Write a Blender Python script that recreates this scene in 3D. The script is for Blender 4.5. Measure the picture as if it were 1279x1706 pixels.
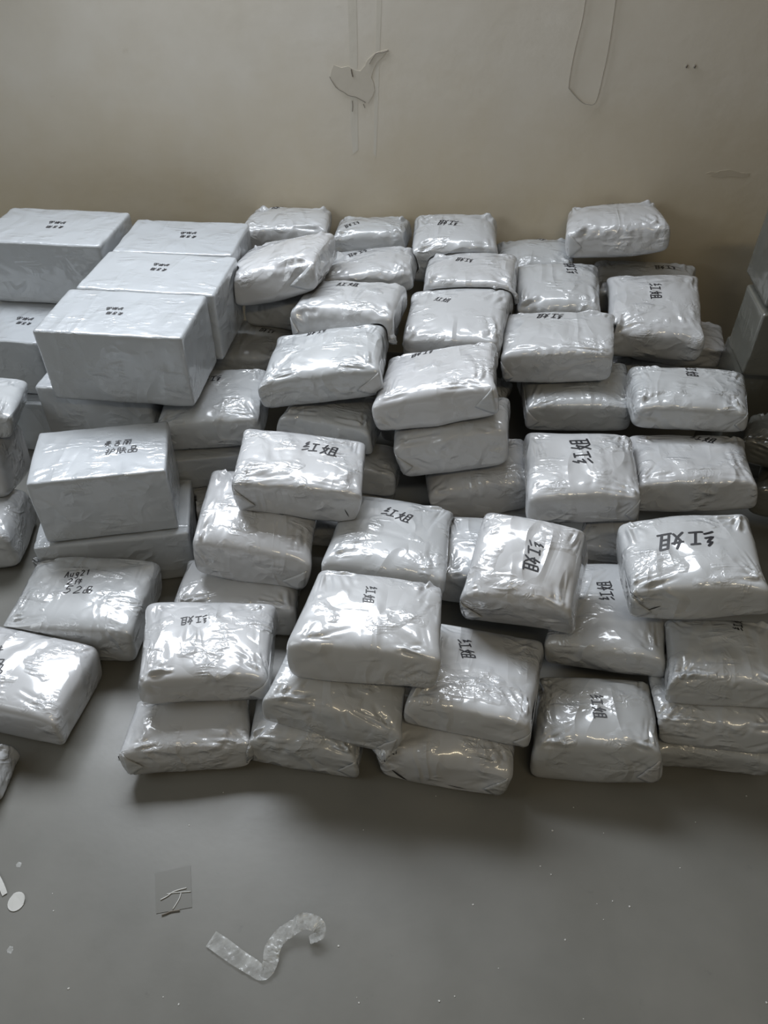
import bpy, math, random
import numpy as np
from mathutils import Vector, Matrix
from mathutils.bvhtree import BVHTree

for o in list(bpy.data.objects):
    bpy.data.objects.remove(o, do_unlink=True)
SC = bpy.context.scene
COL = SC.collection

# ------------------------------------------------------------------ camera
cam_d = bpy.data.cameras.new('camera')
cam = bpy.data.objects.new('camera', cam_d)
COL.objects.link(cam)
cam.location = (0, 0, 1.9)
cam.rotation_euler = (math.radians(90 - 42.5), 0, 0)
cam_d.sensor_fit = 'VERTICAL'
cam_d.sensor_height = 34.6
cam_d.lens = 34.6 * 1282.0 / 1706.0
cam_d.clip_start = 0.05
SC.camera = cam

# ------------------------------------------------------------------ light
world = bpy.data.worlds.new('world')
SC.world = world
world.use_nodes = True
bg = world.node_tree.nodes['Background']
bg.inputs['Color'].default_value = (1.0, 0.95, 0.86, 1)
bg.inputs['Strength'].default_value = 0.085

def area(name, loc, target, sx, sy, power, color):
    d = bpy.data.lights.new(name, 'AREA')
    d.shape = 'RECTANGLE'; d.size = sx; d.size_y = sy
    d.energy = power; d.color = color
    o = bpy.data.objects.new(name, d)
    COL.objects.link(o)
    o.location = loc
    o.rotation_euler = (Vector(target) - Vector(loc)).to_track_quat('-Z', 'Y').to_euler()
    return o

# daylight through a high window in the back wall, above the frame, a window at the left, the room's ceiling lamp
area('high_window_light', (-0.60, 3.08, 2.55), (-.35, 0.6, 1.75), 2.6, 1.3, 150, (0.87, 0.925, 1.0))
area('left_window_light', (-3.5, 0.6, 2.5), (-0.6, 3.1, 1.3), 2.0, 1.6, 27, (0.88, 0.95, 1.0))
area('lamp_light', (0.5, -0.7, 3.1), (0.3, 1.6, 0.2), 1.3, 0.10, 13, (1.0, 0.84, 0.56))

SC.view_settings.view_transform = 'Standard'
SC.view_settings.look = 'None'
SC.view_settings.exposure = 0.27
SC.view_settings.gamma = 1.0
SC.view_settings.use_curve_mapping = False

# ------------------------------------------------------------------ helpers
def link(name, verts, faces, mat, parent=None, smooth=True):
    me = bpy.data.meshes.new(name)
    verts = np.asarray(verts, dtype=np.float32); 
    me.from_pydata(verts.tolist(), [], faces if isinstance(faces, list) else faces.tolist())
    if smooth:
        me.polygons.foreach_set('use_smooth', [True] * len(me.polygons))
    me.materials.append(mat)
    o = bpy.data.objects.new(name, me)
    COL.objects.link(o)
    if parent: o.parent = parent
    return o

def tag(o, label=None, cat=None, group=None, kind=None):
    if label: o['label'] = label
    if cat: o['category'] = cat
    if group: o['group'] = group
    if kind: o['kind'] = kind
    return o

class NT:
    def __init__(s, name):
        s.m = bpy.data.materials.new(name); s.m.use_nodes = True
        s.t = s.m.node_tree; s.p = s.t.nodes['Principled BSDF']
    def n(s, kind, **kw):
        nd = s.t.nodes.new(kind)
        for k, v in kw.items():
            if k.startswith('i_'):
                nd.inputs[k[2:].replace('_', ' ')].default_value = v
            else: setattr(nd, k, v)
        return nd
    def l(s, a, b): s.t.links.new(a, b)
    def noise(s, vec, scale, detail=4, rough=.5, dist=0, typ='FBM'):
        nd = s.n('ShaderNodeTexNoise'); nd.noise_type = typ
        nd.inputs['Scale'].default_value = scale; nd.inputs['Detail'].default_value = detail
        nd.inputs['Roughness'].default_value = rough; nd.inputs['Distortion'].default_value = dist
        if vec is not None: s.l(vec, nd.inputs['Vector'])
        return nd.outputs['Fac']
    def ramp(s, fac, stops):
        nd = s.n('ShaderNodeValToRGB')
        e = nd.color_ramp.elements
        while len(e) < len(stops): e.new(.5)
        for k, (p, c) in enumerate(stops):
            e[k].position = p; e[k].color = (c, c, c, 1) if not isinstance(c, tuple) else (*c, 1)
        s.l(fac, nd.inputs['Fac']); return nd.outputs['Color']
    def math(s, op, a, b=None):
        nd = s.n('ShaderNodeMath', operation=op)
        for i, v in enumerate((a, b)):
            if v is None: continue
            if isinstance(v, (int, float)): nd.inputs[i].default_value = v
            else: s.l(v, nd.inputs[i])
        return nd.outputs[0]
    def bump(s, h, strength, dist, nrm=None):
        nd = s.n('ShaderNodeBump'); nd.inputs['Strength'].default_value = strength; nd.inputs['Distance'].default_value = dist
        s.l(h, nd.inputs['Height'])
        if nrm is not None: s.l(nrm, nd.inputs['Normal'])
        return nd.outputs['Normal']

def obj_vec(t, spread=37.0):
    """object coordinates shifted by each object's random number, so that no two bags crease alike"""
    tc = t.n('ShaderNodeTexCoord'); oi = t.n('ShaderNodeObjectInfo')
    m = t.n('ShaderNodeVectorMath', operation='MULTIPLY_ADD')
    cx = t.n('ShaderNodeCombineXYZ')
    r = t.math('MULTIPLY', oi.outputs['Random'], spread)
    for k in range(3): t.l(r, cx.inputs[k])
    m.inputs[1].default_value = (1, 1, 1)
    t.l(tc.outputs['Object'], m.inputs[0]); t.l(cx.outputs[0], m.inputs[2])
    return m.outputs[0], oi.outputs['Random']

def film_material(name, crinkle, base):
    t = NT(name); p = t.p
    v, rnd = obj_vec(t)
    tint = t.n('ShaderNodeMix', data_type='RGBA')
    t.l(rnd, tint.inputs['Factor'])
    a, b = base
    tint.inputs['A'].default_value = (*a, 1); tint.inputs['B'].default_value = (*b, 1)
    t.l(tint.outputs['Result'], p.inputs['Base Color'])
    # crinkles: long ridges where the film is slack, none where it is taut
    mp = t.n('ShaderNodeMapping'); mp.inputs['Scale'].default_value = (1.25, .38, 1.1); mp.inputs['Rotation'].default_value = (.3, .2, .6)
    t.l(v, mp.inputs['Vector'])
    mp2 = t.n('ShaderNodeMapping'); mp2.inputs['Scale'].default_value = (.36, 1.3, 1.0); mp2.inputs['Rotation'].default_value = (.2, .5, -.5)
    t.l(v, mp2.inputs['Vector'])
    def fold(vec, scale, dist):
        n_ = t.noise(vec, scale, 1.5, .5, dist)
        a_ = t.math('ABSOLUTE', t.math('SUBTRACT', n_, .5))
        return t.math('SUBTRACT', 1.0, t.math('MINIMUM', t.math('MULTIPLY', a_, 7.0), 1.0))
    f1 = fold(mp.outputs[0], 6.8, .7); f2 = fold(mp2.outputs[0], 15.0, 1.0); f3 = fold(v, 42.0, .8)
    slack = t.ramp(t.noise(v, 7.5, 2), [(.42, .06), (.64, 1.0)])
    slack2 = t.ramp(t.noise(v, 10.5, 2), [(.50, .0), (.66, 1.0)])
    h = t.math('ADD', t.math('MULTIPLY', f1, slack), t.math('MULTIPLY', t.math('MULTIPLY', f2, .6), slack2))
    n1 = t.bump(h, crinkle, .011)
    n2 = t.bump(t.math('MULTIPLY', f3, slack2), crinkle * .7, .0025, n1)
    t.l(n2, p.inputs['Normal']); t.l(n2, p.inputs['Coat Normal'])
    t.l(t.ramp(t.noise(v, 9, 3), [(.3, .30), (.7, .46)]), p.inputs['Roughness'])
    p.inputs['Specular IOR Level'].default_value = .55
    p.inputs['Coat Weight'].default_value = 1.0
    p.inputs['Coat Roughness'].default_value = .09
    return t.m

M_BAG = film_material('grey_mailer_film', .6, ((.40, .415, .425), (.46, .465, .475)))
M_BOX = film_material('grey_carton_film', .3, ((.37, .39, .41), (.40, .42, .44)))
M_SHADED = film_material('shaded_corner_film', .2, ((.085, .085, .074), (.10, .10, .086)))  # parcel film darkened to paint in the dim light of the right corner

t = NT('marker_ink'); t.p.inputs['Base Color'].default_value = (.012, .012, .016, 1); t.p.inputs['Roughness'].default_value = .45
M_INK = t.m
t = NT('black_lining'); t.p.inputs['Base Color'].default_value = (.015, .015, .017, 1); t.p.inputs['Roughness'].default_value = .5
M_BLACK = t.m

t = NT('wall_paint')
tc = t.n('ShaderNodeTexCoord'); v = tc.outputs['Object']
mixn = t.n('ShaderNodeMix', data_type='RGBA')
t.l(t.ramp(t.noise(v, 1.6, 5, .6), [(.3, 0.0), (.72, 1.0)]), mixn.inputs['Factor'])
mixn.inputs['A'].default_value = (.57, .53, .455, 1); mixn.inputs['B'].default_value = (.66, .63, .575, 1)
# grime low on the wall, rubbed off by the parcels: a stain with its own ragged outline
sep = t.n('ShaderNodeSeparateXYZ'); t.l(v, sep.inputs[0])
hgt = t.math('ADD', sep.outputs['Z'], t.math('MULTIPLY', t.noise(v, 2.2, 5, .6), .9))
gr = t.n('ShaderNodeMix', data_type='RGBA')
t.l(t.ramp(t.math('MULTIPLY', hgt, .5), [(.45, 1.0), (.85, 0.0)]), gr.inputs['Factor'])
t.l(mixn.outputs['Result'], gr.inputs['A']); gr.inputs['B'].default_value = (.53, .46, .335, 1)
sp = t.n('ShaderNodeMix', data_type='RGBA')
t.l(t.ramp(t.noise(v, 7, 6, .7), [(.66, 0.0), (.78, .35)]), sp.inputs['Factor'])
t.l(gr.outputs['Result'], sp.inputs['A']); sp.inputs['B'].default_value = (.36, .30, .22, 1)
t.l(sp.outputs['Result'], t.p.inputs['Base Color'])
t.p.inputs['Roughness'].default_value = .75
t.l(t.bump(t.noise(v, 14, 6, .6), .12, .01), t.p.inputs['Normal'])
M_WALL = t.m

t = NT('grey_floor_paint')
tc = t.n('ShaderNodeTexCoord'); v = tc.outputs['Object']
mx = t.n('ShaderNodeMix', data_type='RGBA')
t.l(t.ramp(t.noise(v, 3.0, 5, .6), [(.3, 0.0), (.7, 1.0)]), mx.inputs['Factor'])
mx.inputs['A'].default_value = (.135, .134, .121, 1); mx.inputs['B'].default_value = (.165, .162, .146, 1)
sc2 = t.n('ShaderNodeMix', data_type='RGBA')
t.l(t.ramp(t.noise(v, 13, 6, .75), [(.64, 0.0), (.74, .4)]), sc2.inputs['Factor'])
t.l(mx.outputs['Result'], sc2.inputs['A']); sc2.inputs['B'].default_value = (.08, .08, .075, 1)
t.l(sc2.outputs['Result'], t.p.inputs['Base Color'])
t.l(t.ramp(t.noise(v, 5, 4), [(.3, .33), (.7, .5)]), t.p.inputs['Roughness'])
t.l(t.bump(t.noise(v, 60, 3), .05, .003), t.p.inputs['Normal'])
M_FLOOR = t.m

# ------------------------------------------------------------------ floor and wall
WALL_P = np.array((.2, 3.175, 0.0)); WALL_YAW = math.radians(-6)
def box_mesh(x0, x1, y0, y1, z0, z1):
    v = [(x, y, z) for z in (z0, z1) for y in (y0, y1) for x in (x0, x1)]
    f = [(0, 2, 3, 1), (4, 5, 7, 6), (0, 1, 5, 4), (2, 6, 7, 3), (0, 4, 6, 2), (1, 3, 7, 5)]
    return v, f
v, f = box_mesh(-4.5, 4.5, -3.0, 4.6, -.12, 0)
tag(link('floor', v, f, M_FLOOR, smooth=False), 'grey painted concrete floor with scuffs and scattered specks', kind='structure')
v, f = box_mesh(-4.3, 4.3, 0, .2, 0, 3.4)
wall = link('wall_back', v, f, M_WALL, smooth=False)
wall.location = WALL_P; wall.rotation_euler = (0, 0, WALL_YAW)
tag(wall, 'stained beige plaster wall behind the heap of parcels', kind='structure')

# ------------------------------------------------------------------ wrapped parcels
def rot(y, p, r):
    return np.array(Matrix.Rotation(y, 3, 'Z') @ Matrix.Rotation(p, 3, 'X') @ Matrix.Rotation(r, 3, 'Y'))

_lat = {}
def lattice(nx, ny, nz):
    k = (nx, ny, nz)
    if k in _lat: return _lat[k]
    N = np.array(k); pts = []; quads = []
    idx = {}
    def vid(i, j, l):
        key = (i, j, l)
        if key not in idx:
            idx[key] = len(pts); pts.append(key)
        return idx[key]
    for ax in range(3):
        a, b = (ax + 1) % 3, (ax + 2) % 3
        for side in (0, 1):
            for i in range(N[a]):
                for j in range(N[b]):
                    q = []
                    for di, dj in ((0, 0), (1, 0), (1, 1), (0, 1)):
                        c = [0, 0, 0]; c[ax] = side * N[ax]; c[a] = i + di; c[b] = j + dj
                        q.append(vid(*c))
                    quads.append(q if side else q[::-1])
    u = np.array(pts, float) / N * 2 - 1
    u = np.sign(u) * (1 - (1 - np.abs(u)) ** 1.2)
    _lat[k] = (u, np.array(quads))
    return _lat[k]

def smooth_noise(P, rng, scale, octaves=3):
    out = np.zeros(len(P)); a = 1.0
    for o in range(octaves):
        for _ in range(4):
            d = rng.normal(size=3); d /= np.linalg.norm(d)
            out += a * np.sin(P @ d * scale * 2 ** o * 6.283 * rng.uniform(.7, 1.3) + rng.uniform(0, 6.283)) / 4
        a *= .5
    return out

def crease(P, a, b, s, amp):
    ab = b - a; L = ab @ ab
    tt = np.clip((P - a) @ ab / L, 0, 1)
    d = np.linalg.norm(P - a - tt[:, None] * ab, axis=1)
    fade = np.sin(np.clip(tt * .985 + .015, 0, 1) * math.pi) ** .8
    return amp * fade * (1.25 * np.exp(-1.1 * d / s) - .55 * np.exp(-((d - 2.1 * s) / s) ** 2))

PLACED = []           # (search tree, lowest and highest corner) of what already lies in the heap
def settle(W, gap, quads):
    """a soft bag's film gives way where it lies against what was put down before it"""
    for tree, lo, hi in PLACED:
        for step in range(3):
            m = np.nonzero(((W > lo - gap) & (W < hi + gap)).all(1))[0]
            if not len(m): break
            for i in m:
                p = Vector(W[i])
                q, n, _, dist = tree.find_nearest(p, .12)
                if q is None: continue
                side = (p - q).dot(n)
                if side < 0 or dist < gap:
                    W[i] = q + (n if (side < 0 or dist < 1e-6) else (p - q) / dist) * gap
        W0 = W.copy()
        for step in range(22):
            if ((W.min(0) > hi) | (W.max(0) < lo)).any(): break
            hits = BVHTree.FromPolygons(W.tolist(), quads.tolist()).overlap(tree)
            if not hits: break
            for i in set(quads[[h[0] for h in hits]].ravel().tolist()):
                q, n, _, dist = tree.find_nearest(Vector(W[i]), .2)
                if q is None: continue
                if (Vector(W[i]) - q).dot(n) < 0: W[i] = q + n * gap
                else: W[i] += np.array(n) * .006
        mv = W - W0; ln = np.linalg.norm(mv, axis=1)[:, None] + 1e-12
        W = W0 + mv * np.minimum(1, .036 / ln)
    W[:, 2] = np.maximum(W[:, 2], .0015)
    n = np.array((-math.sin(WALL_YAW), math.cos(WALL_YAW), 0))
    d = (W - WALL_P) @ n
    m = d > -.003
    W[m] -= (d[m] + .003)[:, None] * n
    return W

def parcel(name, mat, cx, cy, cz, yaw, pitch, roll, w, d, h, is_box, seed):
    rng = np.random.default_rng(seed)
    half = np.array((w, d, h)) / 2
    far = cy > 2.45
    if is_box: n = (40, 30, 24)
    else: n = (48, 38, 22) if far else (84, 66, 38)
    u, quads = lattice(*n)
    # plan outline with fairly sharp corners (ea), softer roll from top to sides (ex)
    ex = 40.0 if is_box else rng.uniform(5.2, 7.6)
    ea = 40.0 if is_box else rng.uniform(11, 19)
    au = np.abs(u)
    s2 = (au[:, 0] ** ea + au[:, 1] ** ea) ** (1 / ea)
    g = (s2 ** ex + au[:, 2] ** ex) ** (1 / ex)
    q = u / g[:, None]
    if is_box:
        P = q * half * (.990, .990, .983)
        bul = .0012 * (1 - u[:, 0] ** 2) * (1 - u[:, 1] ** 2)
        P[:, 2] += np.where(u[:, 2] > .99, bul, 0)
        P += .0012 * smooth_noise(P, rng, 7, 2)[:, None] * np.sign(u)
    else:
        x, y, z = q.T
        # pillow: fuller in the middle of every face, pulled out to ears at the four corners
        zz = z * (.90 + .16 * (1 - x ** 2) * (1 - y ** 2) ** .8 - .07 * (x * y) ** 2)
        ear = rng.uniform(.03, .15, 4)
        ci = (x > 0).astype(int) * 2 + (y > 0)
        e = ear[ci] * np.clip(np.abs(x * y), 0, 1) ** 5 * (1 - .5 * z ** 2)
        pin = .03 * (1 - z ** 2)
        xx = x * (.975 + e + pin * (1 - y ** 2)); yy = y * (.97 + e + pin * (1 - x ** 2))
        # the whole bag is never quite square
        sk = rng.uniform(-.065, .065, 4)
        xx = xx * (1 + sk[0] * y + sk[1] * z); yy = yy * (1 + sk[2] * x + sk[3] * z)
        P = np.stack((xx * 1.045, yy * 1.05, zz * 1.14), 1) * half
        lump = smooth_noise(P, rng, 3.2, 2) * .005
        P += (q / np.linalg.norm(q, axis=1)[:, None]) * lump[:, None]
    # folds of the film
    aq = np.abs(q); s2 = np.maximum((aq[:, 0] ** ea + aq[:, 1] ** ea) ** (1 / ea), 1e-6)[:, None]
    nrm = np.sign(q) * np.concatenate((s2 ** (ex - 1) * (aq[:, :2] / s2) ** (ea - 1), aq[:, 2:] ** (ex - 1)), 1) / half; nrm /= np.linalg.norm(nrm, axis=1)[:, None]
    disp = np.zeros(len(P))
    k = .42 if is_box else 1.0
    def surf(a, b, c):
        v_ = np.array((a, b, c)); w_ = np.abs(v_); g_ = ((w_[0] ** ea + w_[1] ** ea) ** (ex / ea) + w_[2] ** ex) ** (1 / ex)
        return v_ / g_ * half
    sig = .0037 if not far else .006
    for sx in (-1, 1):
        for sy in (-1, 1):
            nf = rng.integers(4, 8) if not is_box else 4
            for _ in range(nf):                                   # fans from the corners over the top
                ang = rng.uniform(.08, 1.5); L = rng.uniform(.3, 1.0)
                a = surf(sx * rng.uniform(.8, .98), sy * rng.uniform(.8, .98), rng.uniform(.75, 1))
                b = surf(sx * (1 - L * math.cos(ang) * .9), sy * (1 - L * math.sin(ang) * .9), 1)
                disp += crease(P, a, b, sig * rng.uniform(.8, 1.7), k * rng.uniform(.003, .009))
            for _ in range(3 if not is_box else 1):               # and down the sides
                f = rng.uniform(.15, .75)
                a = surf(sx, sy * .96, rng.uniform(-.1, .8))
                b = surf(sx * (1 - f), sy, rng.uniform(-.8, .5)) if rng.random() < .55 else surf(sx, sy * (1 - f), rng.uniform(-.8, .5))
                disp += crease(P, a, b, sig * rng.uniform(.8, 1.5), k * rng.uniform(.0026, .0075))
    if not is_box:
        for _ in range(rng.integers(9, 15)):                      # pleats over the long top edges
            ex_ = rng.uniform(-.85, .85); sy = -1 if rng.random() < .75 else 1
            a = surf(ex_, sy, rng.uniform(.1, .55)); b = surf(ex_ + rng.uniform(-.25, .25), sy * rng.uniform(.35, .8), 1)
            disp += crease(P, a, b, sig * rng.uniform(.9, 1.5), rng.uniform(.0026, .0075))
        for _ in range(rng.integers(2, 5)):                       # long slack folds across the top
            a = surf(rng.uniform(-.8, .8), rng.uniform(-.8, .8), 1); th = rng.uniform(0, 3.14); L = rng.uniform(.3, .8)
            b = surf(np.clip(a[0] / half[0] + L * math.cos(th), -.9, .9), np.clip(a[1] / half[1] + L * math.sin(th), -.9, .9), 1)
            disp += crease(P, a, b, sig * rng.uniform(1., 1.8), rng.uniform(.002, .0055))
    P = P + nrm * (np.clip(disp, -.002, .002) if is_box else np.clip(disp, -.007, .012))[:, None]
    R_ = rot(yaw, pitch, roll); c = np.array((cx, cy, cz))
    W = P @ R_.T + c
    if not is_box: W = settle(W, .0055, quads)
    PLACED.append((BVHTree.FromPolygons(W.tolist(), quads.tolist()), W.min(0), W.max(0)))
    Pl = (W - c) @ R_
    o = link(name, Pl, quads, mat)
    o.matrix_world = Matrix.Translation(Vector(c)) @ Matrix(R_.tolist()).to_4x4()
    return o, Pl, quads

# ---- handwriting: marker strokes laid on the film
G = {
 '红': [[(.26,.98),(.08,.74),(.27,.76),(.05,.44),(.38,.54)], [(.02,.14),(.4,.32)], [(.5,.82),(.92,.85)], [(.72,.84),(.70,.2)], [(.42,.17),(1.0,.22)]],
 '姐': [[(.26,.96),(.12,.52),(.42,.12)], [(.38,.74),(.28,.4),(.02,.08)], [(.0,.6),(.48,.66)], [(.6,.88),(.58,.14)], [(.6,.88),(.9,.9),(.88,.14)], [(.6,.64),(.88,.66)], [(.6,.4),(.88,.42)], [(.46,.1),(1.06,.15)]],
 '麦': [[(.2,.86),(.8,.88)], [(.25,.71),(.75,.72)], [(.08,.55),(.92,.57)], [(.5,1.0),(.5,.56)], [(.42,.54),(.12,.24)], [(.36,.42),(.7,.42),(.28,.04)], [(.34,.3),(.95,.02)]],
 '吉': [[(.12,.82),(.88,.84)], [(.5,1.0),(.5,.6)], [(.24,.6),(.78,.61)], [(.28,.42),(.3,.05)], [(.28,.42),(.76,.43),(.72,.06)], [(.3,.07),(.73,.08)]],
 '丽': [[(.05,.93),(.95,.95)], [(.14,.74),(.13,.04)], [(.14,.74),(.44,.74),(.44,.08)], [(.26,.52),(.34,.36)], [(.58,.74),(.57,.05)], [(.58,.74),(.92,.75),(.9,.06),(.82,.1)], [(.7,.52),(.78,.36)]],
 '护': [[(.02,.72),(.42,.75)], [(.24,.97),(.24,.06),(.12,.16)], [(.04,.34),(.42,.5)], [(.68,.98),(.75,.85)], [(.56,.74),(.94,.75),(.92,.46),(.55,.46)], [(.56,.74),(.53,.3),(.4,.04)]],
 '肤': [[(.1,.92),(.1,.3),(.0,.05)], [(.1,.92),(.36,.92),(.36,.06)], [(.1,.66),(.36,.66)], [(.1,.42),(.36,.42)], [(.5,.76),(.92,.78)], [(.44,.5),(1.0,.52)], [(.7,.97),(.66,.5),(.42,.04)], [(.7,.48),(1.0,.04)]],
 '品': [[(.3,.95),(.3,.58),(.7,.58),(.72,.95),(.3,.95)], [(.05,.45),(.07,.06),(.42,.06),(.43,.45),(.05,.45)], [(.56,.45),(.57,.06),(.95,.06),(.96,.45),(.56,.45)]],
 '件': [[(.3,.97),(.05,.5)], [(.2,.7),(.2,.03)], [(.52,.9),(.42,.62)], [(.46,.72),(.92,.74)], [(.36,.42),(1.0,.45)], [(.7,.97),(.7,.0)]],
 'A': [[(.1,.0),(.5,1.0),(.85,.0)], [(.2,.38),(.8,.4)]],
 'u': [[(.15,.62),(.15,.2),(.4,.02),(.72,.2)], [(.75,.64),(.75,.0)]],
 'g': [[(.75,.6),(.4,.68),(.2,.4),(.45,.1),(.75,.4)], [(.76,.64),(.72,-.1),(.45,-.32),(.15,-.18)]],
 '2': [[(.15,.75),(.4,1.0),(.75,.8),(.6,.45),(.1,.04)], [(.1,.04),(.9,.08)]],
 '1': [[(.35,.75),(.55,1.0),(.5,.0)]],
 '5': [[(.8,.97),(.25,.95),(.2,.55),(.6,.6),(.78,.3),(.5,.02),(.1,.1)]],
}
def write(o, Pl, quads, lines, seed):
    """each mark is a ribbon that follows the film it is drawn on"""
    rng = random.Random(seed)
    tree = BVHTree.FromPolygons(Pl.tolist(), quads.tolist())
    vs, fs = [], []
    for text, (x0, y0), (x1, y1), asp in lines:
        a = Vector((x0, y0)); dv = Vector((x1 - x0, y1 - y0)); L = dv.length
        ux = dv / L; uy = Vector((-ux.y, ux.x)); cell = L / len(text)
        wd = max(.0014, cell * .048)
        for k, ch in enumerate(text):
            jit = rng.uniform(-.05, .05); slant = rng.uniform(.05, .22)
            for st in G[ch]:
                pts = [Vector((p[0] + rng.uniform(-.02, .02) + slant * (p[1] - .5), p[1] + rng.uniform(-.02, .02))) for p in st]
                path = []
                for p, q in zip(pts, pts[1:]):
                    m_ = max(2, int((q - p).length * cell / .0035))
                    path += [p.lerp(q, i / m_) for i in range(m_)]
                path.append(pts[-1])
                pos = [a + ux * (k + .06 + p.x * .86) * cell + uy * ((p.y - .5 + jit) * cell * asp) for p in path]
                prev = None
                for i, p in enumerate(pos):
                    dn = (pos[min(i + 1, len(pos) - 1)] - pos[max(i - 1, 0)])
                    if dn.length < 1e-9: continue
                    dn.normalize(); sd = Vector((-dn.y, dn.x)) * wd * (1.0 if 0 < i < len(pos) - 1 else .7)
                    pr = []
                    for e in (p + sd, p - sd):
                        hit = tree.ray_cast(Vector((e.x, e.y, .5)), Vector((0, 0, -1)))
                        if hit[0] is None or hit[0].z < 0: pr = None; break
                        pr.append(hit[0] + hit[1] * .0009)
                    if pr is None: prev = None; continue
                    n0 = len(vs); vs.extend(pr)
                    if prev is not None: fs.append((prev, prev + 1, n0 + 1, n0))
                    prev = n0
    if fs:
        link('handwriting', [tuple(x) for x in vs], fs, M_INK, o)['label'] = 'black marker handwriting'

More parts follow.
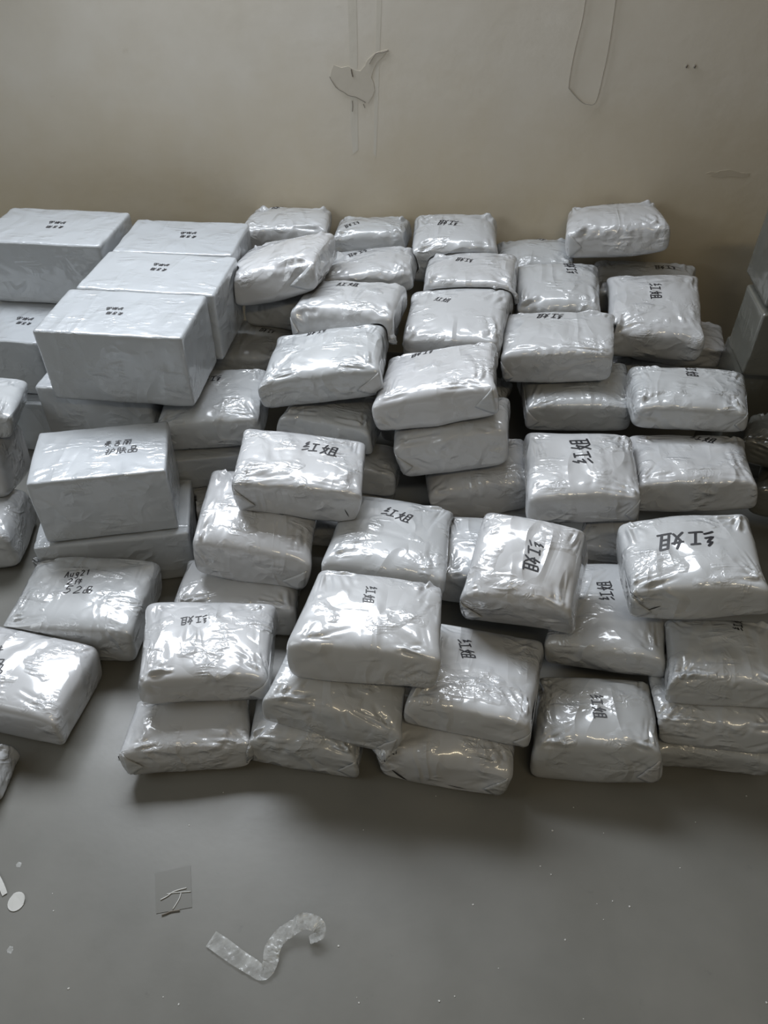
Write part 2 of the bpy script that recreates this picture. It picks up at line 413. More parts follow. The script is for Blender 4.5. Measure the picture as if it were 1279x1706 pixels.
# key, is_carton, (x, y, z, yaw, pitch, roll, width, depth, height), label, handwriting
PARCELS = [
 ('C1', True, (-1.2614, 2.9042, 0.5996, -0.1082, -0.0001, -0.0, 0.4934, 0.3255, 0.2486), 'large grey carton at the far left against the wall, its right side in shadow', [('麦吉丽', (0.0469, -0.0129), (-0.0213, -0.0146), 1.0), ('护肤品', (0.0395, 0.0266), (-0.0293, 0.0249), 1.0)]),
 ('C2', True, (-0.757, 2.8322, 0.592, -0.0883, -0.0002, 0.0007, 0.451, 0.2999, 0.2399), 'grey carton against the wall, last of the three in a row behind each other', [('麦吉丽', (0.0551, -0.0065), (-0.0084, -0.0013), 1.0), ('护肤品', (0.0471, 0.0315), (-0.0162, 0.0258), 1.0)]),
 ('C3', True, (-0.7765, 2.5123, 0.5974, -0.1193, -0.0005, 0.0005, 0.4801, 0.2993, 0.2501), 'grey carton in the middle of the three-carton row, its right end under a bag', [('麦吉丽', (0.0272, 0.0106), (-0.0331, 0.0174), 1.0), ('护肤品', (0.0232, 0.0481), (-0.0361, 0.0505), 1.0)]),
 ('C4', True, (-0.827, 2.2184, 0.5989, -0.1067, 0.0003, 0.0004, 0.4744, 0.2862, 0.2532), 'big grey carton in front of the three-carton row, glossy streaks on its top corners', [('麦吉丽', (0.0092, -0.0145), (-0.0462, -0.0126), 1.0), ('护肤品', (-0.0014, 0.0199), (-0.0583, 0.0137), 1.0)]),
 ('C5', True, (-1.4588, 2.6511, 0.355, -0.1047, 0.0, 0.0, 0.44, 0.33, 0.234), 'grey carton cut off by the left edge, second from the top of its stack', [('麦吉丽', (0.143, -0.0366), (0.0831, -0.0292), 1.0), ('护肤品', (0.1358, -0.0006), (0.0662, 0.0014), 1.0)]),
 ('C8', True, (-0.8692, 1.8599, 0.3301, 0.1746, -0.0039, 0.0127, 0.4047, 0.2616, 0.2422), 'grey carton with two neat black lines of writing, resting on a lower flat carton', [('麦吉丽', (0.0076, 0.0295), (0.094, 0.028), 1.0), ('护肤品', (0.0148, -0.0114), (0.116, -0.0095), 1.0)]),
 ('C9', True, (-0.8754, 1.8544, 0.1025, 0.1491, -0.0001, 0.0007, 0.481, 0.28, 0.2051), 'low grey carton on the floor under the carton with two upright lines of writing', []),
 ('L1', False, (-1.4044, 2.1344, 0.4253, 0.1399, -0.0893, 0.1716, 0.3371, 0.25, 0.1117), 'crumpled grey bag on top of the bag stack at the left edge', []),
 ('L4', False, (-0.9063, 1.5425, 0.0854, -0.0696, -0.0514, -0.0196, 0.3631, 0.2979, 0.1647), 'puffy grey bag on the floor with three lines of writing beginning with letters', [('Aug21', (-0.0661, 0.0449), (0.0085, 0.062), 1.7), ('2件', (-0.0503, 0.0147), (-0.0001, 0.02), 1.0), ('52品', (-0.0448, -0.0179), (0.0456, -0.013), 1.0)]),
 ('L5', False, (-1.0136, 1.265, 0.083, -0.1882, -0.0983, 0.0563, 0.3361, 0.2519, 0.1555), 'grey bag on the floor at the left edge, strong white glare on its top', [('2件', (-0.1163, 0.0147), (-0.0578, 0.039), 1.0), ('麦品', (-0.0928, -0.0217), (-0.0236, -0.0105), 1.0), ('52', (-0.0606, -0.0526), (-0.0097, -0.0417), 1.0)]),
 ('B1', False, (-0.3908, 3.1039, 0.6255, -0.0918, -0.0326, -0.0356, 0.3179, 0.2341, 0.1013), 'small rounded grey bag by the wall at the right end of the cartons', [('红姐', (-0.0333, 0.134), (-0.0728, 0.0769), 1.0)]),
 ('B2', False, (-0.3674, 2.7039, 0.6452, -0.1515, -0.0961, -0.2591, 0.3237, 0.3431, 0.129), 'tilted grey bag leaning over the right end of the middle carton', [('红姐', (-0.0927, 0.1654), (-0.1272, 0.1219), 1.0)]),
 ('B3', False, (-0.0517, 3.0912, 0.598, -0.12, -0.0336, -0.0606, 0.2832, 0.1873, 0.1079), 'flat grey bag by the wall, between two rounder wall bags', [('红姐', (-0.0438, -0.005), (-0.1021, -0.0429), 1.0)]),
 ('B4', False, (-0.0494, 2.8503, 0.5606, -0.1149, -0.0405, -0.1229, 0.329, 0.2481, 0.1017), 'grey bag just behind the upright-written bag, right of the tilted leaning bag', [('红姐', (-0.0193, 0.081), (-0.0929, 0.0396), 1.0)]),
 ('B5', False, (-0.1215, 2.5205, 0.5678, -0.2149, -0.0357, -0.0608, 0.3487, 0.2584, 0.124), 'grey bag with upright black writing and a bright front edge, right of the leaning bag', [('红姐', (-0.0579, 0.0541), (0.024, 0.0569), 1.0)]),
 ('B6', False, (-0.5131, 2.6221, 0.3563, -0.0295, 0.0313, -0.0168, 0.3215, 0.2686, 0.1063), 'bluish grey bag right of the big front carton, partly under the large shiny bag', [('红姐', (0.0984, 0.0179), (0.0358, 0.0352), 1.0)]),
 ('B7', False, (-0.1896, 2.2361, 0.5192, -0.0836, 0.0024, -0.1878, 0.3675, 0.2853, 0.13), 'large shiny grey bag with fanned wrinkles on one shoulder, left of the central stack', [('红姐', (-0.0002, 0.107), (-0.0736, 0.1009), 1.0)]),
 ('B8', False, (-0.5838, 2.2235, 0.3557, 0.0069, 0.006, -0.061, 0.3339, 0.3099, 0.1308), 'glaring grey bag above the written-on carton, its left corner sticking out over it', [('红姐', (0.0227, 0.0722), (-0.0609, 0.0655), 1.0)]),
 ('B9', False, (-0.258, 1.8319, 0.3737, -0.0308, 0.0081, 0.117, 0.3584, 0.2503, 0.1447), 'big shiny grey bag with upright writing and small black tears along its lower edge', [('红姐', (-0.0036, 0.0446), (0.11, 0.0352), 1.0)]),
 ('B10', False, (-0.1754, 2.1662, 0.3443, -0.2086, -0.1355, 0.0521, 0.3028, 0.2208, 0.1208), 'dark grey bag squeezed under the large shiny bag with the wrinkled shoulder', []),
 ('B11', False, (-0.1215, 2.101, 0.1914, -0.1761, -0.2084, 0.0046, 0.34, 0.1871, 0.11), 'dark grey bag deep in the gap right of the bag with black tears', []),
 ('B12', False, (0.286, 3.0211, 0.5834, -0.0781, 0.1728, -0.0387, 0.3251, 0.2545, 0.1654), 'grey bag against the wall with upside-down writing, standing behind two stacked rows', [('红姐', (0.0121, 0.0087), (-0.0694, 0.0261), 1.0)]),
 ('B13', False, (0.3275, 2.7594, 0.5703, -0.171, -0.0131, -0.0844, 0.3335, 0.2459, 0.1101), 'grey bag in front of the wall bag with large writing, small glare', [('红姐', (0.01, 0.0294), (-0.0573, 0.0415), 1.0)]),
 ('B14', False, (0.258, 2.4921, 0.5273, -0.1909, 0.0924, -0.1027, 0.3449, 0.3056, 0.1129), 'grey bag crossed by deep creases, writing half lost in glare', [('红姐', (-0.0834, 0.0732), (-0.0238, 0.0534), 1.0)]),
 ('B15', False, (0.181, 2.1342, 0.5064, -0.1462, -0.0393, -0.2596, 0.3561, 0.2931, 0.1278), 'tilted shiny grey bag crowning the three-high stack in the centre of the heap', [('红姐', (-0.0148, 0.1101), (-0.0945, 0.1026), 1.0)]),
 ('B16', False, (0.2282, 2.0572, 0.3563, -0.0794, -0.0941, -0.2309, 0.3538, 0.2251, 0.14), 'dark plain grey bag directly under the tilted shiny bag in the centre', []),
 ('B17', False, (0.3211, 2.0385, 0.1874, 0.0196, 0.0016, -0.188, 0.3331, 0.2438, 0.1509), 'dark grey bag lowest of the central three-high stack, its right corner pointed', []),
 ('B18', False, (0.2873, 2.403, 0.3111, -0.2322, -0.0813, 0.0935, 0.3199, 0.1662, 0.0943), 'sliver of dark grey bag in the gap behind the central three-high stack', []),
 ('B19', False, (0.6169, 2.9992, 0.5067, -0.0957, 0.0197, -0.0521, 0.2845, 0.2332, 0.15), 'grey bag by the wall left of the topmost right bag, short scribble on top', [('红姐', (0.0355, 0.08), (-0.0017, 0.1152), 1.0)]),
 ('B20', False, (0.6605, 2.7248, 0.5072, -0.1205, 0.0731, -0.0649, 0.3007, 0.3047, 0.1574), 'pinkish grey bag with sideways writing, below and left of the topmost right bag', [('红姐', (0.055, 0.027), (0.0413, 0.1216), 1.0)]),
 ('B21', False, (0.8978, 2.9622, 0.6834, -0.1335, 0.0011, -0.1424, 0.3429, 0.245, 0.1221), 'topmost grey bag on the right, standing highest against the wall', [('红姐', (0.0455, 0.1061), (-0.0227, 0.1103), 1.0)]),
 ('B22', False, (1.0422, 2.8998, 0.467, -0.2251, 0.0195, -0.0379, 0.3644, 0.2542, 0.1157), 'grey bag under the topmost right bag, only a strip of its top showing', [('红姐', (0.1188, 0.0647), (0.0328, 0.0473), 1.0)]),
 ('B23', False, (0.9938, 2.5985, 0.5081, -0.1955, 0.1683, -0.0823, 0.3041, 0.3481, 0.1407), 'tall grey bag tilted towards the viewer with sideways writing, right of the pinkish bag', [('红姐', (0.0002, 0.0807), (0.0047, -0.0134), 1.0)]),
 ('B24', False, (1.1357, 2.6835, 0.3518, -0.2083, -0.0597, 0.0168, 0.3398, 0.2277, 0.0953), 'pale grey bag corner sticking out right of the tall tilted bag by the wall', []),
 ('B25', False, (0.6105, 2.3943, 0.4982, -0.1756, 0.0121, -0.119, 0.3593, 0.2769, 0.1323), 'grey bag with upside-down writing atop a darker bag, below the pinkish bag', [('红姐', (0.0177, 0.0748), (-0.0764, 0.0876), 1.0)]),
 ('B26', False, (0.6824, 2.3026, 0.3492, -0.0926, -0.0005, -0.078, 0.3545, 0.2684, 0.1288), 'darker grey bag under the bag with upside-down writing, thin bright glints on its front', []),
 ('B27', False, (0.9908, 2.1097, 0.4694, -0.2195, -0.0282, -0.0769, 0.3459, 0.2467, 0.1125), 'grey bag beside the right corner cartons with small sideways writing and creased front', [('红姐', (0.0071, 0.1123), (0.0121, 0.0267), 1.0)]),
 ('B28', False, (0.6175, 1.8637, 0.3437, -0.1251, 0.0281, -0.0894, 0.3238, 0.2984, 0.1323), 'boxy grey bag with sideways writing on a smooth top and a crumpled front', [('红姐', (0.0072, -0.0368), (-0.009, 0.0982), 1.0)]),
 ('B29', False, (0.9696, 1.8881, 0.3415, -0.1722, -0.0501, -0.1273, 0.3352, 0.2521, 0.1326), 'grey bag with upright writing near its back edge, below the creased corner bag', [('红姐', (0.0078, 0.098), (0.0788, 0.0634), 1.0)]),
 ('B30', False, (0.7907, 1.3736, 0.4507, -0.146, -0.0553, -0.2256, 0.32, 0.2676, 0.1338), 'large pale grey bag at the right edge with wide upside-down writing and strong glare', [('红姐', (0.0627, 0.0126), (-0.0814, 0.0133), 1.0)]),
 ('B31', False, (0.3841, 1.4247, 0.3626, -0.3099, 0.234, -0.115, 0.2786, 0.2498, 0.1859), 'pale grey bag tipped over, with bold sideways writing and a dark tucked corner', [('红姐', (0.0233, 0.0408), (0.0259, -0.053), 1.0)]),
 ('B33', False, (0.6428, 1.4151, 0.1986, -0.3438, -0.0852, -0.2271, 0.2956, 0.344, 0.1105), 'grey bag sunk between the tipped bag and the large pale bag, sideways writing', [('红姐', (-0.0013, -0.0104), (-0.0268, 0.0811), 1.0)]),
 ('B34', False, (0.5562, 1.1176, 0.0959, -0.1431, -0.0256, -0.1388, 0.3003, 0.2215, 0.18), 'puffy grey bag on the floor at the front right with sideways writing', [('红姐', (0.0021, 0.032), (0.0094, -0.0428), 1.0)]),
 ('B35', False, (0.8657, 1.1924, 0.2864, -0.2121, -0.0089, -0.1765, 0.2606, 0.2014, 0.1095), 'grey bag directly under the large pale bag at the right edge', [('红姐', (0.0348, 0.0497), (0.0384, 0.1068), 1.0)]),
 ('B36', False, (0.8523, 1.1235, 0.1743, -0.22, -0.0511, -0.148, 0.2835, 0.1724, 0.1039), 'middle grey bag of the stack at the right edge, second from the floor', []),
 ('B37', False, (0.881, 1.1737, 0.0604, -0.1915, 0.0023, -0.0782, 0.2699, 0.2696, 0.1157), 'flat grey bag on the floor at the bottom of the right edge stack', []),
 ('B38', False, (-0.0319, 1.262, 0.3439, -0.162, -0.0762, -0.0044, 0.3341, 0.2721, 0.1335), 'shiny pale grey bag on top of the front centre stack with sideways writing', [('红姐', (-0.0147, 0.068), (-0.009, 0.0006), 1.0)]),
 ('B39', False, (-0.1179, 1.1489, 0.2025, -0.2016, 0.0684, 0.1774, 0.3162, 0.1809, 0.1232), 'plain grey bag tucked under the left of the front centre top bag', []),
 ('B40', False, (0.2384, 1.1903, 0.2073, -0.225, -0.1997, 0.0002, 0.3079, 0.3048, 0.1107), 'sloping grey bag with sideways writing, right of and below the front centre top bag', [('红姐', (-0.0481, 0.0843), (-0.0231, 0.0035), 1.0)]),
 ('B41', False, (0.1711, 1.1258, 0.0776, -0.1768, -0.0226, -0.0133, 0.3278, 0.269, 0.1537), 'flat grey bag on the floor under the sloping bag, dark slit at one end', []),
 ('B42', False, (-0.2066, 1.1107, 0.0673, -0.1415, -0.0251, 0.0413, 0.2882, 0.1325, 0.1316), 'small rounded grey bag on the floor between two larger floor bags, front left', []),
 ('B43', False, (-0.5177, 1.1247, 0.0629, 0.0891, -0.0813, 0.0194, 0.2971, 0.1707, 0.122), 'grey bag on the floor at the front left corner, black scrap beside it', []),
 ('B44', False, (-0.4817, 1.2966, 0.1942, 0.0949, -0.1112, 0.077, 0.3349, 0.2799, 0.1265), 'glossy grey bag with upside-down writing on top of the front left floor bag', [('红姐', (0.0002, 0.052), (-0.0744, 0.0422), 1.0)]),
 ('B45', False, (-0.4504, 1.6134, 0.0672, -0.0388, -0.0603, 0.0, 0.352, 0.2144, 0.1323), 'dark grey bag behind the front left stack, under the heavily creased bag', []),
 ('B46', False, (-0.3944, 1.7598, 0.2303, -0.0426, 0.0535, 0.149, 0.3335, 0.3399, 0.1648), 'heavily creased grey bag sloping left, under the bag with black tears', []),
 ('B47', False, (0.0217, 1.6677, 0.2181, -0.1765, -0.0644, 0.0233, 0.3292, 0.3214, 0.1518), 'grey bag with upright writing and front glints, right of the torn bag', [('红姐', (-0.04, 0.0704), (0.0536, 0.0467), 1.0)]),
 ('C6', True, (-1.42, 2.6, 0.118, -0.1134, 0.0, 0.0, 0.44, 0.33, 0.234), 'grey carton under the left edge carton, only a bluish front strip visible', []),
 ('C7', True, (-0.9632, 2.3115, 0.3521, -0.1165, -0.0, 0.0003, 0.3971, 0.3, 0.2319), 'grey carton directly under the big front carton of the three-carton row, mostly hidden', []),
 ('C10', True, (-0.6153, 2.1725, 0.2139, 0.1492, 0.0003, -0.0007, 0.2687, 0.2691, 0.1297), 'small smooth grey parcel wedged between the written-on carton and the pile of bags', []),
 ('B49', False, (-0.504, 2.09, 0.0663, -0.0033, 0.0174, -0.0, 0.3446, 0.274, 0.1318), 'sliver of dark grey bag in the gap right of the written-on carton', []),
 ('B48', False, (0.3421, 1.6596, 0.1694, -0.1095, 0.0, 0.0035, 0.3098, 0.2595, 0.1398), 'sliver of dark grey bag in the gap left of the tipped bag', []),
 ('B32', False, (0.722, 1.7894, 0.1824, -0.3583, 0.0592, -0.1371, 0.1545, 0.2708, 0.1183), 'sliver of dark grey bag between the tipped bag and the large pale bag', []),
 ('L3', False, (-1.4134, 1.8844, 0.0928, 0.0791, -0.0903, 0.01, 0.3598, 0.2549, 0.1804), 'dark grey bag at the bottom of the left edge stack, on the floor', []),
 ('L2', False, (-1.4497, 2.0625, 0.267, 0.0504, -0.2378, 0.0935, 0.3602, 0.2426, 0.2109), 'dark-sided grey bag in the middle of the left edge stack, below the crumpled one', []),
 ('L6', False, (-1.1411, 1.017, 0.0501, 0.0376, -0.0637, 0.0328, 0.2995, 0.1303, 0.0965), 'sliver of grey bag at the left edge in front of the glaring bag', []),
 ('R3', True, (1.4622, 2.3757, 0.3576, -0.108, -0.0006, -0.0001, 0.44, 0.2325, 0.2356), 'third dark carton from the top in the right corner stack', []),
 ('R2', True, (1.4371, 2.3168, 0.5948, -0.1036, -0.0008, -0.0001, 0.44, 0.2196, 0.2302), 'second dark carton from the top in the right corner stack', []),
 ('R4', False, (1.3998, 2.0451, 0.3286, -0.4719, -0.1326, -0.1345, 0.3408, 0.2171, 0.1171), 'dark grey bag at the right edge below the corner cartons', []),
 ('R5', False, (1.4441, 1.9535, 0.196, -0.4534, -0.1249, -0.1432, 0.3407, 0.2163, 0.1277), 'dark grey bag at the right edge beside the bag with upright writing', []),
 ('R4b', True, (1.47, 2.39, 0.1175, -0.1047, 0.0, 0.0, 0.44, 0.26, 0.235), 'lowest dark carton of the right corner stack, on the floor', []),
 ('R1', True, (1.4437, 2.355, 0.84, -0.1047, -0.0, 0.0, 0.44, 0.26, 0.24), 'dark carton on top of the stack in the right corner', []),
 ('F1', False, (-0.3637, 2.7699, 0.4754, -0.1317, 0.0054, 0.0162, 0.2781, 0.2473, 0.129), 'dark grey bag in the gap under the tilted leaning bag', []),
 ('F2', False, (-0.0897, 2.8606, 0.3917, -0.0831, 0.0008, 0.0015, 0.2951, 0.2703, 0.1225), 'dark grey bag in the gap behind the bag with the bright front edge', []),
 ('F3', False, (0.31, 2.76, 0.41, -0.1396, -0.0, 0.0, 0.34, 0.27, 0.14), 'dark grey bag in the gap under the bag crossed by deep creases', []),
 ('F4', False, (0.67, 2.72, 0.305, -0.1047, 0.0, 0.0, 0.34, 0.27, 0.13), 'dark grey bag in the gap under the pinkish bag with sideways writing', []),
 ('F5', False, (-0.16, 2.02, 0.0649, -0.1396, -0.0002, 0.0, 0.34, 0.27, 0.1299), 'dark grey bag on the floor in the gap behind the bag with black tears', []),
 ('F6', False, (0.4401, 1.98, 0.0562, 0.0872, -0.0022, -0.0141, 0.3198, 0.26, 0.1124), 'dark grey bag on the floor in the gap right of the central stack', []),
 ('F7', False, (0.1698, 2.4199, 0.2016, -0.1047, -0.0067, 0.0102, 0.3395, 0.2696, 0.1312), 'dark grey bag in the gap behind the tilted shiny bag of the central stack', []),
 ('F8', False, (1.0199, 2.7199, 0.2412, -0.1399, -0.0108, 0.0135, 0.34, 0.2696, 0.1267), 'dark grey bag in the gap under the tall tilted bag near the wall', []),
]
GROUPS = {'C': 'film-wrapped cartons stacked on the left', 'R': 'parcels stacked in the right corner', 'L': 'grey bags along the left edge', 'B': 'grey film bags in the heap', 'F': 'grey film bags in the heap'}
BUILT = {}
order = sorted(range(len(PARCELS)), key=lambda i: (not PARCELS[i][1], PARCELS[i][2][2]))
for i in order:
    key, is_box, prm, label, lines = PARCELS[i]
    o, Pl, quads = parcel('wrapped_carton' if is_box else 'parcel_bag', M_SHADED if key[0] == 'R' else M_BOX if is_box else M_BAG, *prm, is_box, 100 + i)
    tag(o, label, 'carton' if is_box else 'parcel', GROUPS[key[0]])
    if lines: write(o, Pl, quads, lines, i)
    BUILT[key] = (o, Pl, quads)
TREES = {k: t_[0] for k, t_ in zip([PARCELS[i][0] for i in order], PLACED)}

# ---- small tears in the film where the black lining shows: strips that follow the bag's front
def tear(key, pts, wd):
    o, Pl, quads = BUILT[key]
    tree = BVHTree.FromPolygons(Pl.tolist(), quads.tolist())
    h = np.abs(Pl).max(0); vs, fs = [], []
    P2 = []
    for a, b in zip(pts, pts[1:]):
        for i in range(8):
            P2.append((a[0] + (b[0] - a[0]) * i / 8, a[1] + (b[1] - a[1]) * i / 8))
    P2.append(pts[-1])
    prev = None
    for i, (u, w) in enumerate(P2):
        tw = math.sin(math.pi * (i + .35) / (len(P2) - .3)) ** .8 * wd
        pr = []
        for sg in (1, -1):
            hit = tree.ray_cast(Vector((u * h[0], -1, w * h[2] + sg * tw)), Vector((0, 1, 0)))
            if hit[0] is None: pr = None; break
            pr.append(tuple(hit[0] + hit[1] * .001))
        if pr is None: prev = None; continue
        n0 = len(vs); vs += pr
        if prev is not None: fs.append((prev, prev + 1, n0 + 1, n0))
        prev = n0
    if fs: link('torn_slit', vs, fs, M_BLACK, o)['label'] = 'black tear in the grey film'
tear('B9', [(-.25, -.62), (.0, -.7), (.22, -.82)], .0042)
tear('B9', [(.86, -.55), (.9, -.8)], .007)
tear('B9', [(.74, .05), (.82, -.28)], .0035)
tear('B41', [(-.72, -.1), (-.5, -.5)], .0055)
tear('B41', [(.1, -.35), (.38, -.42)], .0016)
tear('B30', [(-.82, -.25), (-.78, -.5)], .006)
tear('B30', [(-.68, -.2), (-.5, .0)], .002)
tear('B31', [(-.93, .45), (-.82, .1)], .006)
tear('B8', [(-.45, -.62), (-.4, -.78)], .005)
tear('B43', [(-.9, -.1), (-.8, -.7)], .0022)

# ---- marks and fixtures on the wall
def wall_sheet(name, pts, y, m, label=None, th=.0015):
    n = len(pts)
    v = [(x, -y, z) for x, z in pts] + [(x, 0, z) for x, z in pts]
    f = [tuple(range(n))[::-1]] + [(i, (i + 1) % n, n + (i + 1) % n, n + i) for i in range(n)]
    o = link(name, v, f, m, wall, smooth=False)
    if label: o['label'] = label
    return o
def tube(name, pts, r, m, parent=None, sides=6):
    pts = [Vector(p) for p in pts]; vs, fs = [], []
    for i, p in enumerate(pts):
        d = (pts[min(i + 1, len(pts) - 1)] - pts[max(i - 1, 0)]).normalized()
        a = d.orthogonal().normalized(); b = d.cross(a)
        if i and (a.dot(pa) < .5):
            a = (pa - d * pa.dot(d)).normalized(); b = d.cross(a)
        pa = a
        for k in range(sides):
            t_ = 2 * math.pi * k / sides
            vs.append(tuple(p + (a * math.cos(t_) + b * math.sin(t_)) * r))
        if i:
            for k in range(sides):
                q = (i - 1) * sides; k2 = (k + 1) % sides
                fs.append((q + k, q + k2, q + sides + k2, q + sides + k))
    fs.append(tuple(range(sides))[::-1]); fs.append(tuple(range(len(vs) - sides, len(vs))))
    return link(name, vs, fs, m, parent)
def spline(pts, n=8):
    out = []
    P_ = [pts[0]] + list(pts) + [pts[-1]]
    for i in range(1, len(P_) - 2):
        p0, p1, p2, p3 = (np.array(P_[j], float) for j in (i - 1, i, i + 1, i + 2))
        for k in range(n):
            t_ = k / n
            out.append(.5 * (2 * p1 + (p2 - p0) * t_ + (2 * p0 - 5 * p1 + 4 * p2 - p3) * t_ ** 2 + (3 * p1 - p0 - 3 * p2 + p3) * t_ ** 3))
    out.append(np.array(pts[-1], float)); return out

def plain(name, c, rough=.7):
    t = NT(name); t.p.inputs['Base Color'].default_value = (*c, 1); t.p.inputs['Roughness'].default_value = rough
    tc = t.n('ShaderNodeTexCoord')
    t.l(t.bump(t.noise(tc.outputs['Object'], 40, 4), .2, .004), t.p.inputs['Normal'])
    return t.m
M_BAND = plain('filler_plaster', (.575, .545, .48), .8)
M_PATCH = plain('crumbled_plaster', (.51, .475, .41), .9)
M_CRACK = plain('crack_brown', (.17, .15, .125), .9)  # one dark brown for plaster cracks, nails and a thread
M_WIRE = plain('wire_sheath', (.34, .31, .26), .6)
M_PAPER = plain('white_paper', (.52, .52, .50), .7)
wall_sheet('plaster_band', [(-.33, 1.52), (-.30, 1.52), (-.298, 1.30), (-.30, 1.18), (-.304, .90), (-.325, .885), (-.332, 1.0), (-.328, 1.174)], .0005, M_BAND, 'vertical band of grey filler plaster')
wall_sheet('plaster_band', [(-.225, 1.52), (-.204, 1.52), (-.214, 1.3), (-.223, 1.08), (-.233, .876), (-.243, .89), (-.238, 1.1), (-.23, 1.3)], .0005, M_BAND, 'narrow band of grey filler plaster')
patch = [(-0.402, 1.160), (-0.396, 1.18), (-0.387, 1.197), (-.36, 1.188), (-0.334, 1.194), (-.31, 1.182), (-0.289, 1.179), (-.272, 1.196), (-0.262, 1.215), (-0.233, 1.239), (-0.185, 1.251), (-0.204, 1.228), (-.226, 1.21), (-0.24, 1.186), (-0.249, 1.16), (-.24, 1.14), (-0.236, 1.116), (-.248, 1.09), (-0.262, 1.072), (-0.291, 1.084), (-.32, 1.09), (-0.348, 1.103), (-.372, 1.118), (-0.39, 1.137)]
wall_sheet('plaster_patch', patch, .0022, M_PATCH, 'rough crumbled patch of plaster')
def crack(pts, r=.0010):
    tube('plaster_crack', [(p[0], -.0036, p[1]) for p in spline(pts, 5)], r, M_CRACK, wall, 5)
crack([(-.405, 1.158), (-.396, 1.142), (-.378, 1.119), (-.352, 1.106), (-.335, 1.096), (-.31, 1.092), (-.29, 1.083), (-.272, 1.074)])
crack([(-.255, 1.203), (-.24, 1.226), (-.226, 1.239), (-.205, 1.241), (-.185, 1.248)])
crack([(-.323, 1.185), (-.321, 1.172), (-.318, 1.160)], .0022)
crack([(-.322, 1.078), (-.321, 1.06), (-.323, 1.04)], .0012)
crack([(-.28, 1.068), (-.274, 1.055)], .0012)
wire = [(.476, 3.1), (.480, 2.2), (.486, 1.61), (.491, 1.413), (.489, 1.343), (.479, 1.251), (.477, 1.154), (.486, 1.135), (.524, 1.103), (.552, 1.091), (.583, 1.100), (.593, 1.196), (.596, 1.29), (.592, 1.415), (.580, 1.611), (.57, 2.2), (.566, 3.1)]
wo = tube('hanging_wire', [(p[0], -.0035, p[1]) for p in spline(wire, 8)], .0015, M_WIRE)
wo.matrix_world = wall.matrix_basis.copy()
tag(wo, 'thin dark wire hanging down the wall in a narrow loop', 'wire')
for k, (x, lb) in enumerate(((.878, 'small dark nail in the wall, the one nearer the wire loop'), (.906, 'small dark nail in the wall, the one farther from the wire loop'))):
    a = []
    for i in range(10):
        t_ = i / 10 * 6.283
        a.append((x + .0035 * math.cos(t_), 1.222 + .0055 * math.sin(t_)))
    n = len(a)
    v = [(p, -.006, q) for p, q in a] + [(p, .002, q) for p, q in a] + [(x, -.0085, 1.224)]
    f = [(i, (i + 1) % n, n + (i + 1) % n, n + i) for i in range(n)] + [(2 * n, (i + 1) % n, i) for i in range(n)]
    o = link('nail', v, f, M_CRACK)
    o.matrix_world = wall.matrix_basis.copy()
    tag(o, lb, 'nail', 'nails in the wall')
sm = [(1.10 + .075 * math.cos(i / 16 * 6.283) * (1 + .3 * math.sin(i * 2.7)) + .03, .86 + .012 * math.sin(i / 16 * 6.283) * (1 + .4 * math.sin(i * 1.9))) for i in range(16)]
wall_sheet('scuff_mark', sm, .0008, plain('scuffed_paint', (.49, .44, .355), .85), 'dark scuff on the paint')

# ---- litter on the floor
t = NT('clear_tape_film')
tr = t.n('ShaderNodeBsdfTransparent'); tr.inputs[0].default_value = (.93, .93, .92, 1)
mxs = t.n('ShaderNodeMixShader')
tc = t.n('ShaderNodeTexCoord')
t.l(t.ramp(t.noise(tc.outputs['Object'], 28, 3), [(.35, .22), (.65, .5)]), mxs.inputs[0])
t.p.inputs['Base Color'].default_value = (.62, .63, .62, 1); t.p.inputs['Roughness'].default_value = .16
t.l(t.bump(t.noise(tc.outputs['Object'], 38, 2, .5, .8), .5, .006), t.p.inputs['Normal'])
t.l(tr.outputs[0], mxs.inputs[1]); t.l(t.p.outputs[0], mxs.inputs[2])
t.l(mxs.outputs[0], t.t.nodes['Material Output'].inputs['Surface'])
M_TAPE = t.m
def ribbon(name, path, widths, m, crumple, seed, lift=None):
    rng = np.random.default_rng(seed)
    P_ = spline(path, 10); n = len(P_); vs, fs = [], []; K = 6
    for i, p in enumerate(P_):
        d = P_[min(i + 1, n - 1)] - P_[max(i - 1, 0)]; d = d[:2] / (np.linalg.norm(d[:2]) + 1e-9)
        sd = np.array((-d[1], d[0])); w = np.interp(i / (n - 1), np.linspace(0, 1, len(widths)), widths)
        for k in range(K + 1):
            e = (k / K - .5) * w
            z = p[2] + crumple * (.25 + .75 * min(1, max(0, (i / n - .33) * 6))) * abs(math.sin(i * .9 + k * 1.7) * math.sin(i * .37 + 1.3 * k + 2)) + (rng.uniform(0, crumple * .4))
            if lift: z += lift(i / (n - 1), k / K)
            vs.append((p[0] + sd[0] * e, p[1] + sd[1] * e, z))
        if i:
            for k in range(K):
                a = (i - 1) * (K + 1) + k
                fs.append((a, a + 1, a + K + 2, a + K + 1))
    return link(name, vs, fs, m)
o = ribbon('tape_strip', [(-.393, .634, .002), (-.36, .615, .003), (-.329, .596, .003), (-.295, .578, .003), (-.266, .564, .003), (-.252, .582, .010), (-.250, .607, .012), (-.236, .632, .014), (-.212, .648, .018), (-.180, .660, .026), (-.150, .652, .024), (-.146, .636, .012), (-.168, .628, .004)],
           [.036, .038, .036, .034, .030, .034, .036, .034, .034, .032, .030, .026, .022], M_TAPE, .007, 4, lambda s, k: .012 * k * (s > .7))
tag(o, 'crumpled strip of clear tape lying bent on the floor', 'tape')
t = NT('tape_glue'); t.p.inputs['Base Color'].default_value = (.149, .147, .133, 1); t.p.inputs['Roughness'].default_value = .3
v = [(-.553, .781), (-.471, .800), (-.449, .703), (-.53, .689)]
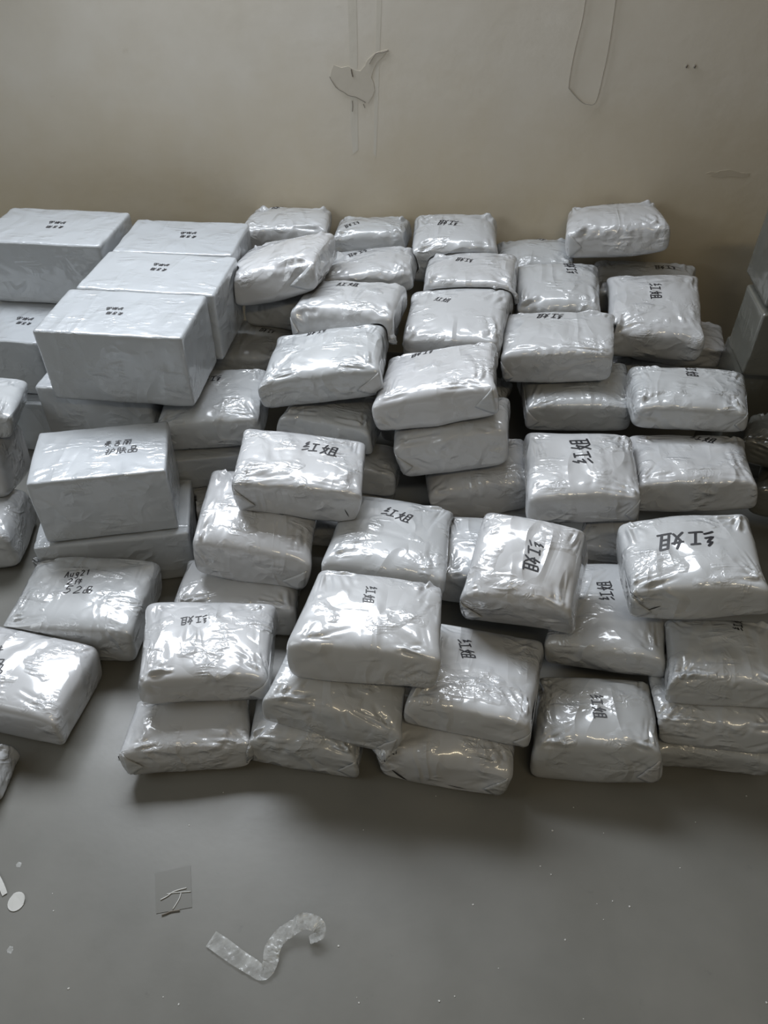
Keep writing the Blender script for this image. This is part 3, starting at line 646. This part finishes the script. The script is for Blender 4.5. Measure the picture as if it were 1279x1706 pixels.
o = link('tape_residue', [(x, y, .0012) for x, y in v] + [(x, y, .0) for x, y in v], [(3, 2, 1, 0), (0, 1, 5, 4), (1, 2, 6, 5), (2, 3, 7, 6), (3, 0, 4, 7)], t.m, smooth=False)
tag(o, 'faint square of old tape glue on the floor under torn threads', 'stain')
for pts, r, m, lb in (([(-.526, .719), (-.512, .727), (-.498, .738), (-.47, .746)], .0014, M_PAPER, 'longest pale plastic thread on the square glue mark'),
                      ([(-.514, .732), (-.498, .735), (-.484, .736), (-.458, .738)], .0011, M_PAPER, 'short pale plastic thread nearest the heap on the glue mark'),
                      ([(-.481, .734), (-.482, .724), (-.485, .715), (-.493, .698)], .0012, M_PAPER, 'pale plastic thread pointing towards the viewer on the glue mark'),
                      ([(-.516, .685), (-.505, .689), (-.496, .693), (-.476, .696)], .0016, M_CRACK, 'dark plastic thread at the near side of the glue mark')):
    o = tube('plastic_thread', [(p[0], p[1], .0012 + r) for p in spline(pts, 4)], r, m)
    tag(o, lb, 'thread', 'threads on the glue mark')
n = 20
v = [(-.864 + .0195 * math.cos(i / n * 6.283), .715 + .0215 * math.sin(i / n * 6.283), z + (.003 if i < 8 else 0)) for z in (.0004, .0022) for i in range(n)]
f = [tuple(range(n))[::-1], tuple(range(n, 2 * n))] + [(i, (i + 1) % n, n + (i + 1) % n, n + i) for i in range(n)]
tag(link('paper_disc', v, f, M_PAPER, smooth=False), 'small round white paper disc on the floor', 'paper')
o = ribbon('paper_strip', [(-.96, .806, .002), (-.935, .777, .004), (-.912, .751, .004), (-.897, .731, .002)], [.014, .013, .013, .012], M_PAPER, .001, 9)
tag(o, 'narrow white paper strip on the floor beside the round disc', 'paper')
def bit(name, x, y, r, m, seed, flat=.5):
    rng = random.Random(seed); n = 6
    a = [(x + r * rng.uniform(.6, 1.2) * math.cos(i / n * 6.283), y + r * rng.uniform(.6, 1.2) * math.sin(i / n * 6.283)) for i in range(n)]
    v = [(p, q, .0003) for p, q in a] + [(x + (p - x) * .7, y + (q - y) * .7, .0003 + r * flat * rng.uniform(.6, 1)) for p, q in a]
    f = [tuple(range(n))[::-1], tuple(range(n, 2 * n))] + [(i, (i + 1) % n, n + (i + 1) % n, n + i) for i in range(n)]
    return link(name, v, f, m, smooth=False)
for k, (x, y) in enumerate([(0.135, 0.978), (0.488, 0.947), (0.424, 0.886), (0.551, 0.88), (0.944, 0.978), (0.79, 0.908), (0.38, 0.798), (0.403, 0.778), (0.719, 0.794), (0.209, 0.709), (0.5, 0.711), (0.538, 0.717), (0.575, 0.705), (0.508, 0.676), (0.412, 0.633), (0.254, 0.575), (0.153, 0.52), (0.119, 0.511), (0.424, 0.478), (0.824, 0.508), (-0.786, 0.734), (-0.771, 0.695), (-0.688, 0.535), (-0.478, 0.519), (-0.442, 0.505), (-0.059, 0.518), (-0.054, 0.508), (-0.103, 0.62), (-0.42, 0.988), (-0.493, 0.9), (-0.052, 0.888)]):
    tag(bit('paper_crumb', x, y, .0014 + .0015 * ((k * 7) % 5) / 4, M_PAPER, k), 'tiny white crumb on the grey floor', 'crumb', 'white crumbs scattered on the floor')
tag(bit('film_flake', -.888, .801, .008, M_TAPE, 91, .1), 'thin clear flake on the floor beyond the paper disc', 'flake', 'clear flakes on the floor')
tag(bit('film_flake', -.842, .612, .008, M_TAPE, 92, .1), 'thin clear flake on the floor, nearer than the paper disc', 'flake', 'clear flakes on the floor')
o = tube('black_scrap', [(-.718, 1.086, .004), (-.706, 1.091, .006), (-.692, 1.097, .011)], .0035, M_BLACK)
tag(o, 'small black plastic scrap beside the front left floor bag', 'scrap')

# ---- tucked ends: triangular flaps of film folded over the front corners
def flap(key, sx, apex=.5, top=.7, bot=-.8):
    o, Pl, quads = BUILT[key]
    tree = BVHTree.FromPolygons(Pl.tolist(), quads.tolist())
    h = np.abs(Pl).max(0); N = 9; vs = {}; out = []; fs = []
    A = np.array((sx * .93, top)); B_ = np.array((sx * .93, bot)); C_ = np.array((sx * apex, (top + bot) / 2 - .1))
    for i in range(N + 1):
        for j in range(N + 1 - i):
            a, b = i / N, j / N
            u, w = C_ * a + A * b + B_ * (1 - a - b)
            hit = tree.ray_cast(Vector((u * h[0], -1, w * h[2])), Vector((0, 1, 0)))
            if hit[0] is None: continue
            vs[i, j] = len(out)
            out.append(tuple(hit[0] + hit[1] * (.0012 + .0036 * a * (1 - .5 * abs(b - .5)))))
    for i in range(N):
        for j in range(N - i):
            k = [(i, j), (i + 1, j), (i, j + 1)]
            if all(x in vs for x in k): fs.append(tuple(vs[x] for x in k))
            k = [(i + 1, j), (i + 1, j + 1), (i, j + 1)]
            if all(x in vs for x in k): fs.append(tuple(vs[x] for x in k))
    if not fs: return
    mw = o.matrix_basis
    wt = BVHTree.FromPolygons([mw @ Vector(x) for x in out], fs)
    if any(t_.overlap(wt) for k_, t_ in TREES.items() if k_ != key): return
    f = link('folded_flap', out, fs, M_BAG, o)
    m = f.modifiers.new('thickness', 'SOLIDIFY'); m.thickness = .0009; m.offset = 0
for key, sx, ap in (('B9', -1, .6), ('B44', 1, .62), ('B28', 1, .7), ('B30', -1, .62), ('B25', -1, .72), ('B31', -1, .6), ('B46', 1, .55), ('B26', -1, .66), ('B16', -1, .66),
                    ('B41', 1, .6), ('B34', 1, .6), ('B29', -1, .6), ('B8', -1, .62), ('B2', 1, .35), ('B5', -1, .75), ('B42', 1, .6), ('B43', -1, .66), ('B15', 1, .62), ('B7', 1, .55), ('B40', 1, .66), ('B39', 1, .7), ('B21', -1, .66), ('B23', -1, .6), ('B27', 1, .7), ('B12', -1, .7)):
    flap(key, sx, ap, random.Random(key).uniform(.35, .7), random.Random(key + 'b').uniform(-.85, -.55))
